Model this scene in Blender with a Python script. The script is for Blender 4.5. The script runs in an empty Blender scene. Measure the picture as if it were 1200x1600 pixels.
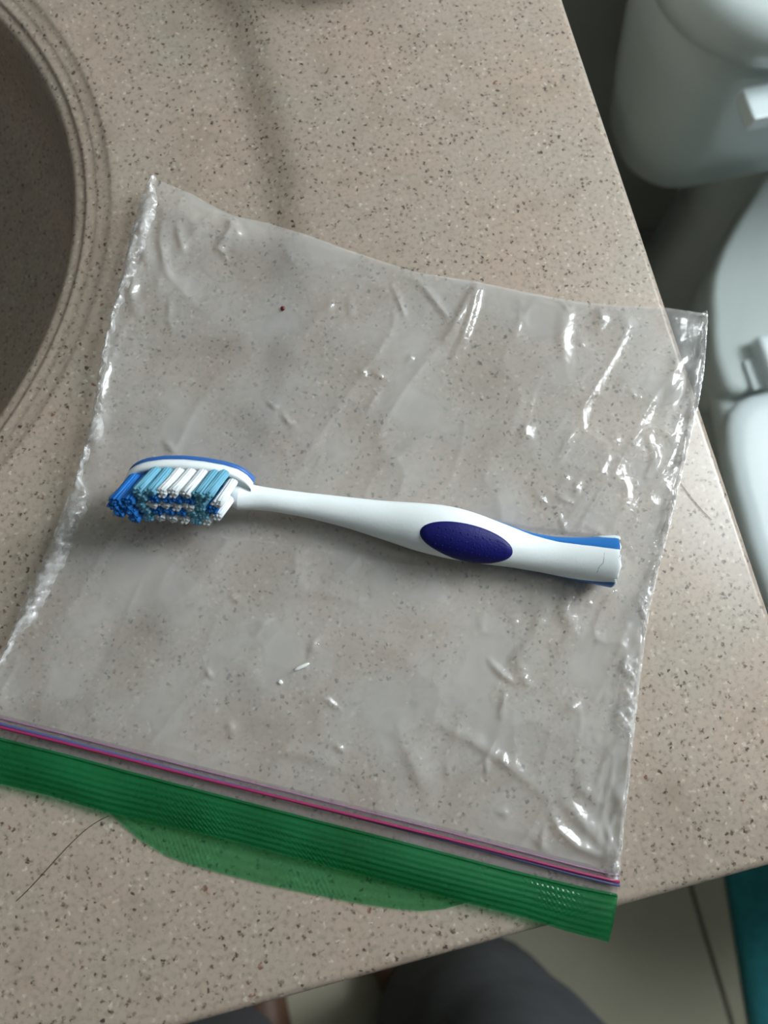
import bpy, bmesh, math, random
import numpy as np
from mathutils import Vector, Matrix, noise

random.seed(7)
rng = np.random.default_rng(7)
scene = bpy.context.scene
COL = scene.collection

# ------------------------------------------------------------------ camera
F_PX = 1210.0                      # focal length in pixels of the 1200x1600 frame
CAM_H = 0.2175                     # height of the lens above the worktop (z = 0)
RX = Vector((0.9720127, -0.2231952, 0.0733158))
RY = Vector((-0.2333728, -0.9532054, 0.1921888))
RZ = Vector((0.0269894, -0.2039199, -0.9786155))
MW = Matrix((RX, RY, RZ))          # camera (x right, y down, z ahead) -> world
cam_data = bpy.data.cameras.new('camera')
cam = bpy.data.objects.new('camera', cam_data)
COL.objects.link(cam)
right = Vector((RX[0], RY[0], RZ[0]))
down = Vector((RX[1], RY[1], RZ[1]))
ahead = Vector((RX[2], RY[2], RZ[2]))
right.normalize(); ahead.normalize(); up = right.cross(ahead).normalized() * 1.0
rot = Matrix((right, up, -ahead)).transposed()
cam.matrix_world = Matrix.Translation((0, 0, CAM_H)) @ rot.to_4x4()
cam_data.sensor_fit = 'VERTICAL'
cam_data.sensor_height = 36.0
cam_data.sensor_width = 27.0
cam_data.lens = F_PX / 1600.0 * 36.0
cam_data.clip_start = 0.01
cam_data.dof.use_dof = True
cam_data.dof.focus_distance = 0.222
cam_data.dof.aperture_fstop = 11.0
scene.camera = cam

# ------------------------------------------------------------------ world, exposure, window light
world = bpy.data.worlds.new('world')
scene.world = world
world.use_nodes = True
world.node_tree.nodes['Background'].inputs[0].default_value = (0.75, 0.87, 1.0, 1)
world.node_tree.nodes['Background'].inputs[1].default_value = 0.3
scene.view_settings.view_transform = 'Standard'
scene.view_settings.look = 'None'
scene.view_settings.exposure = 0.0
scene.view_settings.gamma = 1.0
scene.view_settings.use_curve_mapping = False
scene.cycles.max_bounces = 7
scene.cycles.transparent_max_bounces = 12
WINDOW_EMIT = 30.5                  # frosted window pane, daylight outside
WINDOW_TINT = (0.90, 0.97, 1.0)
WIN_Y0, WIN_Y1, WIN_Z0, WIN_Z1 = 0.00, 0.46, 0.34, 1.28   # in the wall beyond the toilet
BACK_Y = 0.485
FLOOR_Z = -0.82
CEIL_Z = 1.60


def at(px, py, z=0.0):
    """world point at height z seen at pixel (px, py) of the 1200x1600 frame"""
    v = MW @ Vector(((px - 600.0) / F_PX, (py - 800.0) / F_PX, 1.0))
    k = (z - CAM_H) / v.z
    return Vector((v.x * k, v.y * k, z))


# ------------------------------------------------------------------ materials
def lin(c):
    return tuple((x / 255.0 / 12.92) if x <= 10 else (((x / 255.0) + 0.055) / 1.055) ** 2.4 for x in c)


def new_mat(name):
    m = bpy.data.materials.new(name)
    m.use_nodes = True
    nt = m.node_tree
    return m, nt, nt.nodes, nt.links


def principled(name, col, rough=0.5, spec=0.5, bump=0.0, bscale=200.0, var=0.0, vscale=20.0, coat=0.0, metal=0.0,
               sss=0.0):
    m, nt, N, L = new_mat(name)
    b = N['Principled BSDF']
    b.inputs['Base Color'].default_value = (*col, 1)
    b.inputs['Roughness'].default_value = rough
    b.inputs['Specular IOR Level'].default_value = spec
    b.inputs['Metallic'].default_value = metal
    b.inputs['Coat Weight'].default_value = coat
    if sss:
        b.inputs['Subsurface Weight'].default_value = sss
        b.inputs['Subsurface Radius'].default_value = (0.002, 0.002, 0.002)
    tc = N.new('ShaderNodeTexCoord')
    if var:
        n = N.new('ShaderNodeTexNoise')
        n.inputs['Scale'].default_value = vscale
        n.inputs['Detail'].default_value = 3
        L.new(tc.outputs['Object'], n.inputs['Vector'])
        mx = N.new('ShaderNodeMix'); mx.data_type = 'RGBA'
        mx.inputs[6].default_value = (*[c * (1 - var) for c in col], 1)
        mx.inputs[7].default_value = (*[min(1, c * (1 + var)) for c in col], 1)
        L.new(n.outputs['Fac'], mx.inputs[0])
        L.new(mx.outputs[2], b.inputs['Base Color'])
    if bump:
        n2 = N.new('ShaderNodeTexNoise')
        n2.inputs['Scale'].default_value = bscale
        n2.inputs['Detail'].default_value = 3
        L.new(tc.outputs['Object'], n2.inputs['Vector'])
        bp = N.new('ShaderNodeBump')
        bp.inputs['Strength'].default_value = bump
        bp.inputs['Distance'].default_value = 0.002
        L.new(n2.outputs['Fac'], bp.inputs['Height'])
        L.new(bp.outputs['Normal'], b.inputs['Normal'])
    return m


def stone_material():
    """speckled solid-surface worktop: beige with dark brown, rust and white grains"""
    m, nt, N, L = new_mat('speckled_solid_surface')
    b = N['Principled BSDF']
    b.inputs['Roughness'].default_value = 0.30
    b.inputs['Specular IOR Level'].default_value = 0.45
    tc = N.new('ShaderNodeTexCoord')

    def noise_tex(scale, detail=2.0):
        n = N.new('ShaderNodeTexNoise')
        n.inputs['Scale'].default_value = scale
        n.inputs['Detail'].default_value = detail
        L.new(tc.outputs['Object'], n.inputs['Vector'])
        return n

    def ramp(src, a, bb):
        r = N.new('ShaderNodeMapRange')
        r.inputs['From Min'].default_value = a
        r.inputs['From Max'].default_value = bb
        L.new(src, r.inputs['Value'])
        return r.outputs['Result']

    def mix(fac, c1, c2):
        mx = N.new('ShaderNodeMix'); mx.data_type = 'RGBA'
        L.new(fac, mx.inputs[0])
        for s, c in ((6, c1), (7, c2)):
            if isinstance(c, tuple):
                mx.inputs[s].default_value = (*c, 1)
            else:
                L.new(c, mx.inputs[s])
        return mx.outputs[2]

    n1 = noise_tex(32, 4)
    n2 = noise_tex(75, 4)
    base = mix(ramp(n1.outputs['Fac'], 0.36, 0.64), (0.415, 0.325, 0.260), (0.393, 0.334, 0.274))
    fine = noise_tex(700, 3)
    base = mix(ramp(n2.outputs['Fac'], 0.54, 0.78), base, (0.330, 0.262, 0.205))
    base = mix(ramp(fine.outputs['Fac'], 0.48, 0.74), base, (0.285, 0.245, 0.198))

    def grains(scale, seed, keep, r0, r1, colour, base):
        mp = N.new('ShaderNodeMapping')
        mp.inputs['Location'].default_value = (seed, seed * 1.7, seed * 0.3)
        L.new(tc.outputs['Object'], mp.inputs['Vector'])
        wob = N.new('ShaderNodeTexNoise')
        wob.inputs['Scale'].default_value = scale * 2.2
        L.new(tc.outputs['Object'], wob.inputs['Vector'])
        add = N.new('ShaderNodeMix'); add.data_type = 'VECTOR'
        add.inputs[0].default_value = 0.0034 * 260 / scale
        L.new(mp.outputs['Vector'], add.inputs[4])
        L.new(wob.outputs['Color'], add.inputs[5])
        v = N.new('ShaderNodeTexVoronoi')
        v.inputs['Scale'].default_value = scale
        L.new(add.outputs[1], v.inputs['Vector'])
        sep = N.new('ShaderNodeSeparateColor')
        L.new(v.outputs['Color'], sep.inputs['Color'])
        on = N.new('ShaderNodeMath'); on.operation = 'LESS_THAN'
        on.inputs[1].default_value = keep
        L.new(sep.outputs['Red'], on.inputs[0])
        r = N.new('ShaderNodeMapRange')
        r.inputs['From Min'].default_value = r1
        r.inputs['From Max'].default_value = r0
        L.new(v.outputs['Distance'], r.inputs['Value'])
        mul = N.new('ShaderNodeMath'); mul.operation = 'MULTIPLY'
        L.new(on.outputs[0], mul.inputs[0])
        L.new(r.outputs['Result'], mul.inputs[1])
        return mix(mul.outputs[0], base, colour)

    c = base
    c = grains(520, 3.1, 0.34, 0.10, 0.38, (0.50, 0.43, 0.355), c)
    c = grains(560, 8.3, 0.44, 0.08, 0.36, (0.185, 0.145, 0.108), c)
    c = grains(430, 5.7, 0.20, 0.10, 0.28, (0.56, 0.49, 0.41), c)
    c = grains(500, 4.9, 0.32, 0.12, 0.32, (0.125, 0.092, 0.066), c)
    c = grains(400, 1.3, 0.36, 0.10, 0.27, (0.060, 0.044, 0.033), c)
    c = grains(300, 6.6, 0.04, 0.10, 0.24, (0.17, 0.09, 0.055), c)
    L.new(c, b.inputs['Base Color'])
    return m


def film_material(name, haze, tint, glossy=1.0, bump=0.5, body=(0.66, 0.66, 0.65), mott=0.5, rough=0.16, hscale=45):
    """thin polythene: mostly clear, a little milky scatter, glossy crinkles"""
    m, nt, N, L = new_mat(name)
    out = N['Material Output']
    N.remove(N['Principled BSDF'])
    tc = N.new('ShaderNodeTexCoord')
    n = N.new('ShaderNodeTexNoise')
    n.inputs['Scale'].default_value = hscale
    n.inputs['Detail'].default_value = 4
    L.new(tc.outputs['Object'], n.inputs['Vector'])
    r = N.new('ShaderNodeMapRange')
    r.inputs['From Min'].default_value = 0.36
    r.inputs['From Max'].default_value = 0.62
    r.inputs['To Min'].default_value = haze * (1 - mott)
    r.inputs['To Max'].default_value = haze * (1 + mott * 0.5)
    L.new(n.outputs['Fac'], r.inputs['Value'])
    fine = N.new('ShaderNodeTexNoise')
    fine.inputs['Scale'].default_value = 420
    fine.inputs['Detail'].default_value = 3
    L.new(tc.outputs['Object'], fine.inputs['Vector'])
    bp = N.new('ShaderNodeBump')
    bp.inputs['Strength'].default_value = bump
    bp.inputs['Distance'].default_value = 0.0006
    L.new(fine.outputs['Fac'], bp.inputs['Height'])
    tr = N.new('ShaderNodeBsdfTransparent'); tr.inputs[0].default_value = (*tint, 1)
    df = N.new('ShaderNodeBsdfDiffuse'); df.inputs[0].default_value = (*body, 1)
    tl = N.new('ShaderNodeBsdfTranslucent'); tl.inputs[0].default_value = (*body, 1)
    mh = N.new('ShaderNodeMixShader'); mh.inputs[0].default_value = 0.25
    L.new(df.outputs[0], mh.inputs[1]); L.new(tl.outputs[0], mh.inputs[2])
    m1 = N.new('ShaderNodeMixShader')
    L.new(r.outputs['Result'], m1.inputs[0])
    L.new(tr.outputs[0], m1.inputs[1]); L.new(mh.outputs[0], m1.inputs[2])
    gl = N.new('ShaderNodeBsdfGlossy')
    gl.inputs['Roughness'].default_value = rough
    gl.inputs[0].default_value = (1, 1, 1, 1)
    L.new(bp.outputs['Normal'], gl.inputs['Normal'])
    fr = N.new('ShaderNodeFresnel')
    ge = N.new('ShaderNodeNewGeometry')          # a thin sheet: same reflectance from both sides
    io = N.new('ShaderNodeMapRange')
    io.inputs['To Min'].default_value = 1.5
    io.inputs['To Max'].default_value = 1 / 1.5
    L.new(ge.outputs['Backfacing'], io.inputs['Value'])
    L.new(io.outputs['Result'], fr.inputs['IOR'])
    L.new(bp.outputs['Normal'], fr.inputs['Normal'])
    mu = N.new('ShaderNodeMath'); mu.operation = 'MULTIPLY'; mu.inputs[1].default_value = glossy
    mu.use_clamp = True
    L.new(fr.outputs[0], mu.inputs[0])
    m2 = N.new('ShaderNodeMixShader')
    L.new(mu.outputs[0], m2.inputs[0])
    L.new(m1.outputs[0], m2.inputs[1]); L.new(gl.outputs[0], m2.inputs[2])
    L.new(m2.outputs[0], out.inputs['Surface'])
    return m


M = {}
M['stone'] = stone_material()
M['film'] = film_material('clear_crinkled_polythene', 0.29, (0.99, 0.99, 0.99), glossy=0.95, bump=0.42, body=(0.78, 0.78, 0.77), rough=0.17)
M['film_back'] = film_material('clear_polythene', 0.10, (0.99, 0.99, 0.99), glossy=0.6, bump=0.2, body=(0.75, 0.75, 0.74))
M['seam'] = film_material('milky_crumpled_seal', 0.40, (0.99, 0.99, 0.99), glossy=1.6, bump=0.9, body=(0.88, 0.88, 0.88), mott=0.95, rough=0.25, hscale=330)
M['track_clear'] = film_material('greyish_zip_band', 0.40, (0.86, 0.82, 0.84), glossy=1.0, bump=0.1, body=(0.40, 0.36, 0.37))
M['green'] = film_material('green_tinted_polythene', 0.42, (0.13, 0.52, 0.25), glossy=0.5, bump=0.10, body=(0.018, 0.25, 0.085), mott=0.35)
M['green_back'] = film_material('pale_green_polythene', 0.30, (0.40, 0.70, 0.47), glossy=0.5, bump=0.10, body=(0.07, 0.36, 0.16), mott=0.35)
M['magenta'] = principled('magenta_zip_bead', (0.26, 0.018, 0.085), 0.4)
M['zipblue'] = principled('blue_zip_bead', (0.065, 0.075, 0.19), 0.4)
M['purple'] = principled('mauve_zip_rib', (0.26, 0.13, 0.22), 0.4)
M['white_plastic'] = principled('bluish_white_plastic', (0.84, 0.89, 0.90), 0.32, bump=0.04, bscale=900, sss=0.1)
M['blue_plastic'] = principled('mid_blue_rubber', (0.015, 0.17, 0.52), 0.42)
M['head_blue'] = principled('head_back_blue_rubber', (0.03, 0.13, 0.42), 0.42)
M['navy'] = principled('navy_rubber', (0.006, 0.007, 0.12), 0.5, spec=0.25, bump=0.12, bscale=1500)
M['br_blue'] = principled('blue_nylon', (0.006, 0.16, 0.55), 0.5)
M['br_teal'] = principled('pale_blue_nylon', (0.14, 0.40, 0.55), 0.5)
M['br_white'] = principled('white_nylon', (0.74, 0.79, 0.82), 0.5)
M['porcelain'] = principled('white_porcelain', (0.60, 0.68, 0.67), 0.18, spec=0.5)
M['seat_plastic'] = principled('white_seat_plastic', (0.70, 0.79, 0.81), 0.35)
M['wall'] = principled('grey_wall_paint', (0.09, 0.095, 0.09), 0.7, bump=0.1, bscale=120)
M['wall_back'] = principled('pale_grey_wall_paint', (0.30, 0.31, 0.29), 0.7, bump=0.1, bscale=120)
M['ceiling'] = principled('off_white_ceiling_paint', (0.45, 0.45, 0.42), 0.8)
M['tile'] = principled('olive_beige_tile', (0.58, 0.54, 0.41), 0.45, var=0.12, vscale=9, bump=0.05, bscale=60)
M['grout'] = principled('dark_grout', (0.16, 0.15, 0.11), 0.9)
M['mat'] = principled('teal_bath_mat_cotton', (0.045, 0.31, 0.35), 0.95, var=0.3, vscale=60, bump=0.8, bscale=500)
M['cabinet'] = principled('painted_cabinet', (0.30, 0.27, 0.22), 0.5)
M['metal'] = principled('brushed_nickel', (0.5, 0.5, 0.48), 0.3, metal=1.0)
M['bottle'] = principled('plum_plastic', (0.09, 0.035, 0.08), 0.35)
M['skin'] = principled('skin', (0.13, 0.065, 0.04), 0.55, sss=0.1)
M['trousers'] = principled('dark_grey_jersey', (0.085, 0.09, 0.095), 0.9, var=0.25, vscale=35, bump=0.3, bscale=600)
M['red'] = principled('dark_red_crumb', (0.10, 0.006, 0.006), 0.5)
M['white_crumb'] = principled('white_crumb', (0.75, 0.75, 0.72), 0.6)
M['hair'] = principled('dark_hair', (0.03, 0.02, 0.014), 0.5)
M['frame'] = principled('white_window_frame', (0.7, 0.7, 0.68), 0.4)
M['trim'] = principled('grey_trim_paint', (0.22, 0.22, 0.21), 0.5)
m, nt, N, L = new_mat('daylit_frosted_glass')
N.remove(N['Principled BSDF'])
em = N.new('ShaderNodeEmission')
em.inputs[0].default_value = (*WINDOW_TINT, 1)
em.inputs[1].default_value = WINDOW_EMIT
L.new(em.outputs[0], N['Material Output'].inputs['Surface'])
M['pane'] = m


# ------------------------------------------------------------------ object helpers
def link(name, me, mat, parent=None, smooth=True):
    o = bpy.data.objects.new(name, me)
    COL.objects.link(o)
    if mat is not None and not me.materials:
        me.materials.append(mat)
    if smooth and len(me.polygons):
        me.polygons.foreach_set('use_smooth', [True] * len(me.polygons))
    if parent is not None:
        o.parent = parent
    return o


def mesh(name, verts, faces, mat, parent=None, smooth=True):
    me = bpy.data.meshes.new(name)
    me.from_pydata([tuple(v) for v in verts], [], faces)
    me.update()
    return link(name, me, mat, parent, smooth)


def empty(name, loc=(0, 0, 0)):
    o = bpy.data.objects.new(name, None)
    o.empty_display_size = 0.02
    o.location = loc
    COL.objects.link(o)
    return o


def tag(o, label=None, cat=None, group=None, kind=None):
    if label: o['label'] = label
    if cat: o['category'] = cat
    if group: o['group'] = group
    if kind: o['kind'] = kind
    return o


def box_bm(bm, x0, x1, y0, y1, z0, z1):
    r = bmesh.ops.create_cube(bm, size=1.0)
    for v in r['verts']:
        v.co = Vector((x0 + (v.co.x + 0.5) * (x1 - x0), y0 + (v.co.y + 0.5) * (y1 - y0), z0 + (v.co.z + 0.5) * (z1 - z0)))
    return r


def box(name, b, mat, parent=None, bevel=0.0, seg=2):
    bm = bmesh.new()
    box_bm(bm, *b)
    if bevel:
        bmesh.ops.bevel(bm, geom=bm.edges[:], offset=bevel, segments=seg, profile=0.5, affect='EDGES')
    me = bpy.data.meshes.new(name)
    bm.to_mesh(me); bm.free()
    return link(name, me, mat, parent, smooth=False)


def loft(name, rings, mat, parent=None, cap0=True, cap1=True, closed=True, smooth=True):
    n = len(rings[0])
    verts = [p for r in rings for p in r]
    faces = []
    for i in range(len(rings) - 1):
        for j in range(n if closed else n - 1):
            k = (j + 1) % n
            faces.append((i * n + j, i * n + k, (i + 1) * n + k, (i + 1) * n + j))
    if cap0: faces.append(tuple(range(n - 1, -1, -1)))
    if cap1: faces.append(tuple((len(rings) - 1) * n + j for j in range(n)))
    return mesh(name, verts, faces, mat, parent, smooth)


def tube(name, pts, r, mat, parent=None, seg=8, taper=None):
    pts = [Vector(p) for p in pts]
    rings = []
    up = Vector((0, 0, 1))
    for i, p in enumerate(pts):
        d = (pts[min(i + 1, len(pts) - 1)] - pts[max(i - 1, 0)]).normalized()
        a = d.cross(up)
        if a.length < 1e-4: a = d.cross(Vector((0, 1, 0)))
        a.normalize(); b = a.cross(d)
        rr = r if taper is None else r * taper[i]
        rings.append([p + (a * math.cos(t) + b * math.sin(t)) * rr for t in [2 * math.pi * k / seg for k in range(seg)]])
    return loft(name, rings, mat, parent)


def rrect(x0, x1, y0, y1, r, z, n=8):
    pts = []
    for cx, cy, a0 in ((x1 - r, y1 - r, 0), (x0 + r, y1 - r, 90), (x0 + r, y0 + r, 180), (x1 - r, y0 + r, 270)):
        for k in range(n + 1):
            a = math.radians(a0 + 90.0 * k / n)
            pts.append(Vector((cx + r * math.cos(a), cy + r * math.sin(a), z)))
    return pts


def outline_scale(pts, cx, cy, k, dz):
    return [Vector((cx + (p.x - cx) * k, cy + (p.y - cy) * k, p.z + dz)) for p in pts]


def interp_poly(pts, n):
    """n points spread evenly along a polyline (numpy Nx2), smoothed a little"""
    pts = np.asarray(pts, float)
    d = np.r_[0, np.cumsum(np.linalg.norm(np.diff(pts, axis=0), axis=1))]
    t = np.linspace(0, d[-1], n)
    return np.c_[np.interp(t, d, pts[:, 0]), np.interp(t, d, pts[:, 1])]


# ------------------------------------------------------------------ room shell
ROOM_X0, ROOM_X1, ROOM_Y0 = -0.72, 1.10, -1.65
T = 0.08
fl = box('floor', (ROOM_X0, ROOM_X1, ROOM_Y0, BACK_Y, FLOOR_Z - 0.06, FLOOR_Z - 0.004), M['grout'])
tag(fl, 'olive beige tiled bathroom floor', 'floor', kind='structure')
TW, TL, G = 0.305, 0.61, 0.0055
tile_me = {}
ix0 = math.floor((ROOM_X0 - 0.3415) / TW)
for i in range(ix0, 5):
    for j in range(-5, 3):
        x0, x1 = 0.3415 + i * TW + G / 2, 0.3415 + (i + 1) * TW - G / 2
        y0, y1 = -0.155 + j * TL + G / 2, -0.155 + (j + 1) * TL - G / 2
        x0, x1, y0, y1 = max(x0, ROOM_X0), min(x1, ROOM_X1), max(y0, ROOM_Y0), min(y1, BACK_Y)
        if x1 - x0 < 0.01 or y1 - y0 < 0.01:
            continue
        key = (round(x1 - x0, 4), round(y1 - y0, 4))
        if key not in tile_me:
            t = box('tile', (0, x1 - x0, 0, y1 - y0, -0.006, 0), M['tile'], fl, bevel=0.0015, seg=1)
            tile_me[key] = t.data
        else:
            t = bpy.data.objects.new('tile', tile_me[key]); COL.objects.link(t); t.parent = fl
        t.location = (x0, y0, FLOOR_Z)

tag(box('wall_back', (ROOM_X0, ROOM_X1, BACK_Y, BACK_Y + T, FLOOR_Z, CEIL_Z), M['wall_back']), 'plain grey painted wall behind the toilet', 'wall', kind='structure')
bm = bmesh.new()
for b in ((ROOM_Y0, WIN_Y0, FLOOR_Z, CEIL_Z), (WIN_Y1, BACK_Y, FLOOR_Z, CEIL_Z), (WIN_Y0, WIN_Y1, FLOOR_Z, WIN_Z0), (WIN_Y0, WIN_Y1, WIN_Z1, CEIL_Z)):
    box_bm(bm, ROOM_X1, ROOM_X1 + T, *b)
me = bpy.data.meshes.new('wall_right'); bm.to_mesh(me); bm.free()
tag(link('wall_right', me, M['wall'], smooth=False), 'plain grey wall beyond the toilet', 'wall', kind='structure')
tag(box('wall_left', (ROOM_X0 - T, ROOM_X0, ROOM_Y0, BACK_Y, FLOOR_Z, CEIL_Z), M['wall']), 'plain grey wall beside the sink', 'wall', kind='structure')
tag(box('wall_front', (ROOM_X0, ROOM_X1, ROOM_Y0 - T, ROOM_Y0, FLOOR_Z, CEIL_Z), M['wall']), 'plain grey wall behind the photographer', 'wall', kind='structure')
tag(box('ceiling', (ROOM_X0 - T, ROOM_X1 + T, ROOM_Y0 - T, BACK_Y + T, CEIL_Z, CEIL_Z + T), M['ceiling']), 'plain off white ceiling', 'ceiling', kind='structure')
bb = box('baseboard_back', (0.10, ROOM_X1, BACK_Y - 0.012, BACK_Y, FLOOR_Z, FLOOR_Z + 0.09), M['trim'], bevel=0.002)
tag(bb, 'grey painted baseboard along the back wall', 'baseboard', kind='structure')
win = empty('window_1', (ROOM_X1 + 0.03, (WIN_Y0 + WIN_Y1) / 2, WIN_Z0))
tag(win, 'frosted daylit window in the wall beyond the toilet', 'window', kind='structure')
f = 0.03
bm = bmesh.new()
W2 = (WIN_Y1 - WIN_Y0) / 2; HH = WIN_Z1 - WIN_Z0
for b in ((-W2, -W2 + f, 0, HH), (W2 - f, W2, 0, HH), (-W2 + f, W2 - f, 0, f), (-W2 + f, W2 - f, HH - f, HH), (-W2 + f, W2 - f, HH / 2 - .015, HH / 2 + .015)):
    box_bm(bm, -.03, .03, *b)
me = bpy.data.meshes.new('window_frame'); bm.to_mesh(me); bm.free()
link('window_frame', me, M['frame'], win, smooth=False)
for z0, z1 in ((f, HH / 2 - .015), (HH / 2 + .015, HH - f)):
    box('pane', (-.004, .004, -W2 + f, W2 - f, z0, z1), M['pane'], win)

# ------------------------------------------------------------------ vanity: cabinet, worktop with moulded sink
CX0, CX1, CY0, CY1 = ROOM_X0 + 0.004, 0.1165, -0.0745, BACK_Y - 0.003
SC = Vector((-0.262, 0.182))
SA, SB = 0.207, 0.150           # bowl edge semi-axes
THK = 0.036


def ray_rrect(cx, cy, ang, x0, x1, y0, y1, r):
    """distance from (cx,cy) along ang to a rounded rectangle (sharp where r = 0)"""
    dx, dy = math.cos(ang), math.sin(ang)
    ts = []
    if dx > 1e-9: ts.append((x1 - cx) / dx)
    if dx < -1e-9: ts.append((x0 - cx) / dx)
    if dy > 1e-9: ts.append((y1 - cy) / dy)
    if dy < -1e-9: ts.append((y0 - cy) / dy)
    t = min(ts)
    px, py = cx + dx * t, cy + dy * t
    if r > 0:
        for kx, ky, sx, sy in ((x1 - r, y1 - r, 1, 1), (x0 + r, y1 - r, -1, 1), (x0 + r, y0 + r, -1, -1), (x1 - r, y0 + r, 1, -1)):
            if (px - kx) * sx > 0 and (py - ky) * sy > 0:
                ox, oy = cx - kx, cy - ky
                bq = ox * dx + oy * dy
                c = ox * ox + oy * oy - r * r
                disc = bq * bq - c
                if disc > 0:
                    t = -bq + math.sqrt(disc)
    return t


def counter_mesh():
    angs = sorted(set([round(2 * math.pi * k / 240, 6) for k in range(240)]))
    for x, y in ((CX0, CY0), (CX1, CY0), (CX1, CY1), (CX0, CY1)):
        a0 = math.atan2(y - SC.y, x - SC.x) % (2 * math.pi)
        for d in np.linspace(-0.05, 0.05, 17):
            angs.append((a0 + d) % (2 * math.pi))
    angs = sorted(set(round(a, 5) for a in angs))
    n = len(angs)
    # (offset outwards from the bowl edge in metres, z)
    prof = []
    for k in range(14):                       # bowl from drain to just under the edge
        q = k / 13.0
        prof.append(('s', 0.10 + 0.89 * math.sin(q * math.pi / 2) ** 0.9, -0.075 + 0.062 * (1 - math.cos(q * math.pi / 2)) ** 1.5))
    for d, z in ((-0.0008, -.0105), (-.0003, -.0085), (.0003, -.0076), (.0010, -.0071), (.0018, -.00685), (.0026, -.0067), (.0034, -.00655), (.0040, -.0063), (.0044, -.00595), (.0048, -.0057), (.0053, -.0056),
                 (.0060, -.00555), (.0068, -.0055), (.0076, -.0054), (.0081, -.00525), (.0085, -.0051), (.0090, -.0050), (.0097, -.00492), (.0106, -.0048), (.0116, -.0046),
                 (.0123, -.0044), (.0129, -.00415), (.0136, -.0040), (.015, -.0040), (.022, -.0040), (.030, -.0039), (.040, -.0038), (.046, -.0037)):
        prof.append(('d', d, z))
    dish = []
    for w, z in ((-.008, -.0036), (-.005, -.0034), (-.002, -.0029), (.001, -.0020), (.004, -.0011), (.007, -.0004), (.010, -.0001), (.013, 0.0)):
        prof.append(('o', w, z))
    for inset, z in ((.0030, 0), (.0022, -.0002), (.0012, -.0008), (.0004, -.0018), (0, -.0032), (0, -.010), (0, -THK + .004),
                     (.0015, -THK + .001), (.004, -THK)):
        prof.append(('r', inset, z))
    verts = []
    OA, OB = 0.270, 0.158          # outline of the shallow dish round the bowl
    for kind, d, z in prof:
        for a in angs:
            ca, sa = math.cos(a), math.sin(a)
            # ellipse point in direction a
            te = 1.0 / math.sqrt((ca / SA) ** 2 + (sa / SB) ** 2)
            if kind == 's':
                t = te * d
            elif kind == 'd':
                t = te + d
            elif kind == 'o':
                oa, ob = OA, OB + 0.05
                p = 2.4
                to = 1.0 / ((abs(ca) / oa) ** p + (abs(sa) / ob) ** p) ** (1 / p)
                t = to + d
            else:
                t = ray_rrect(SC.x, SC.y, a, CX0 + d, CX1 - d, CY0 + d, CY1 - d, max(0.0, 0.014 - d))
            verts.append(Vector((SC.x + ca * t, SC.y + sa * t, z)))
    faces = []
    for i in range(len(prof) - 1):
        for j in range(n):
            k = (j + 1) % n
            faces.append((i * n + j, i * n + k, (i + 1) * n + k, (i + 1) * n + j))
    faces.append(tuple(range(n - 1, -1, -1)))
    L0 = (len(prof) - 1) * n
    return verts, faces


van = empty('vanity_cabinet', (-0.30, 0.2, FLOOR_Z))
tag(van, 'painted vanity cabinet carrying the speckled worktop', 'cabinet')


def vb(name, b, mat, bevel=0.0, parent=van):
    o = box(name, (b[0] + .30, b[1] + .30, b[2] - .2, b[3] - .2, b[4] - FLOOR_Z, b[5] - FLOOR_Z), mat, parent, bevel)
    return o


bm = bmesh.new()
for b in ((CX0, CX0 + .018, -.045, CY1), (CX1 - .04, CX1 - .022, -.045, CY1)):
    box_bm(bm, b[0] + .3, b[1] + .3, b[2] - .2, b[3] - .2, 0, -THK - FLOOR_Z)
box_bm(bm, CX0 + .318, CX1 + .26, CY1 - .01 - .2, CY1 - .2, 0, -THK - FLOOR_Z)
box_bm(bm, CX0 + .318, CX1 + .26, -.045 - .2, CY1 - .01 - .2, .08, .098)
box_bm(bm, CX0 + .318, CX1 + .26, -.035 - .2, -.03 - .2, 0.0, .08)
box_bm(bm, CX0 + .318, CX1 + .26, -.045 - .2, -.027 - .2, -THK - FLOOR_Z - .05, -THK - FLOOR_Z)
me = bpy.data.meshes.new('body'); bm.to_mesh(me); bm.free()
link('body', me, M['cabinet'], van, smooth=False)
for k in range(2):
    xa = CX0 + .02 + k * .385
    d = vb('door', (xa, xa + .38, -.062, -.046, FLOOR_Z + .10, -THK - .055), M['cabinet'], .003)
    kx = xa + (.35 if k == 0 else .03)
    tube('knob', [Vector((kx + .3, -.062 - .2, .55)), Vector((kx + .3, -.070 - .2, .55)), Vector((kx + .3, -.074 - .2, .55)),
                  Vector((kx + .3, -.084 - .2, .55)), Vector((kx + .3, -.088 - .2, .55))], .014, M['metal'], d, 12,
         [.5, .45, .8, 1, .6])

v, fc = counter_mesh()
ct = mesh('countertop', v, fc, M['stone'])
tag(ct, 'beige speckled solid surface worktop with moulded oval sink bowl', 'countertop')

# ------------------------------------------------------------------ toilet
TX = 0.52
toilet = empty('toilet', (TX, 0.2, FLOOR_Z))
tag(toilet, 'white porcelain toilet standing beside the vanity', 'toilet')


def tl(p):
    return Vector((p[0] - TX, p[1] - 0.2, p[2] - FLOOR_Z))


def tloft(name, rings, mat, parent=toilet, **k):
    off = Vector((0, 0, 0))
    return loft(name, [[tl(p) for p in r] for r in rings], mat, parent, **k)


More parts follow.
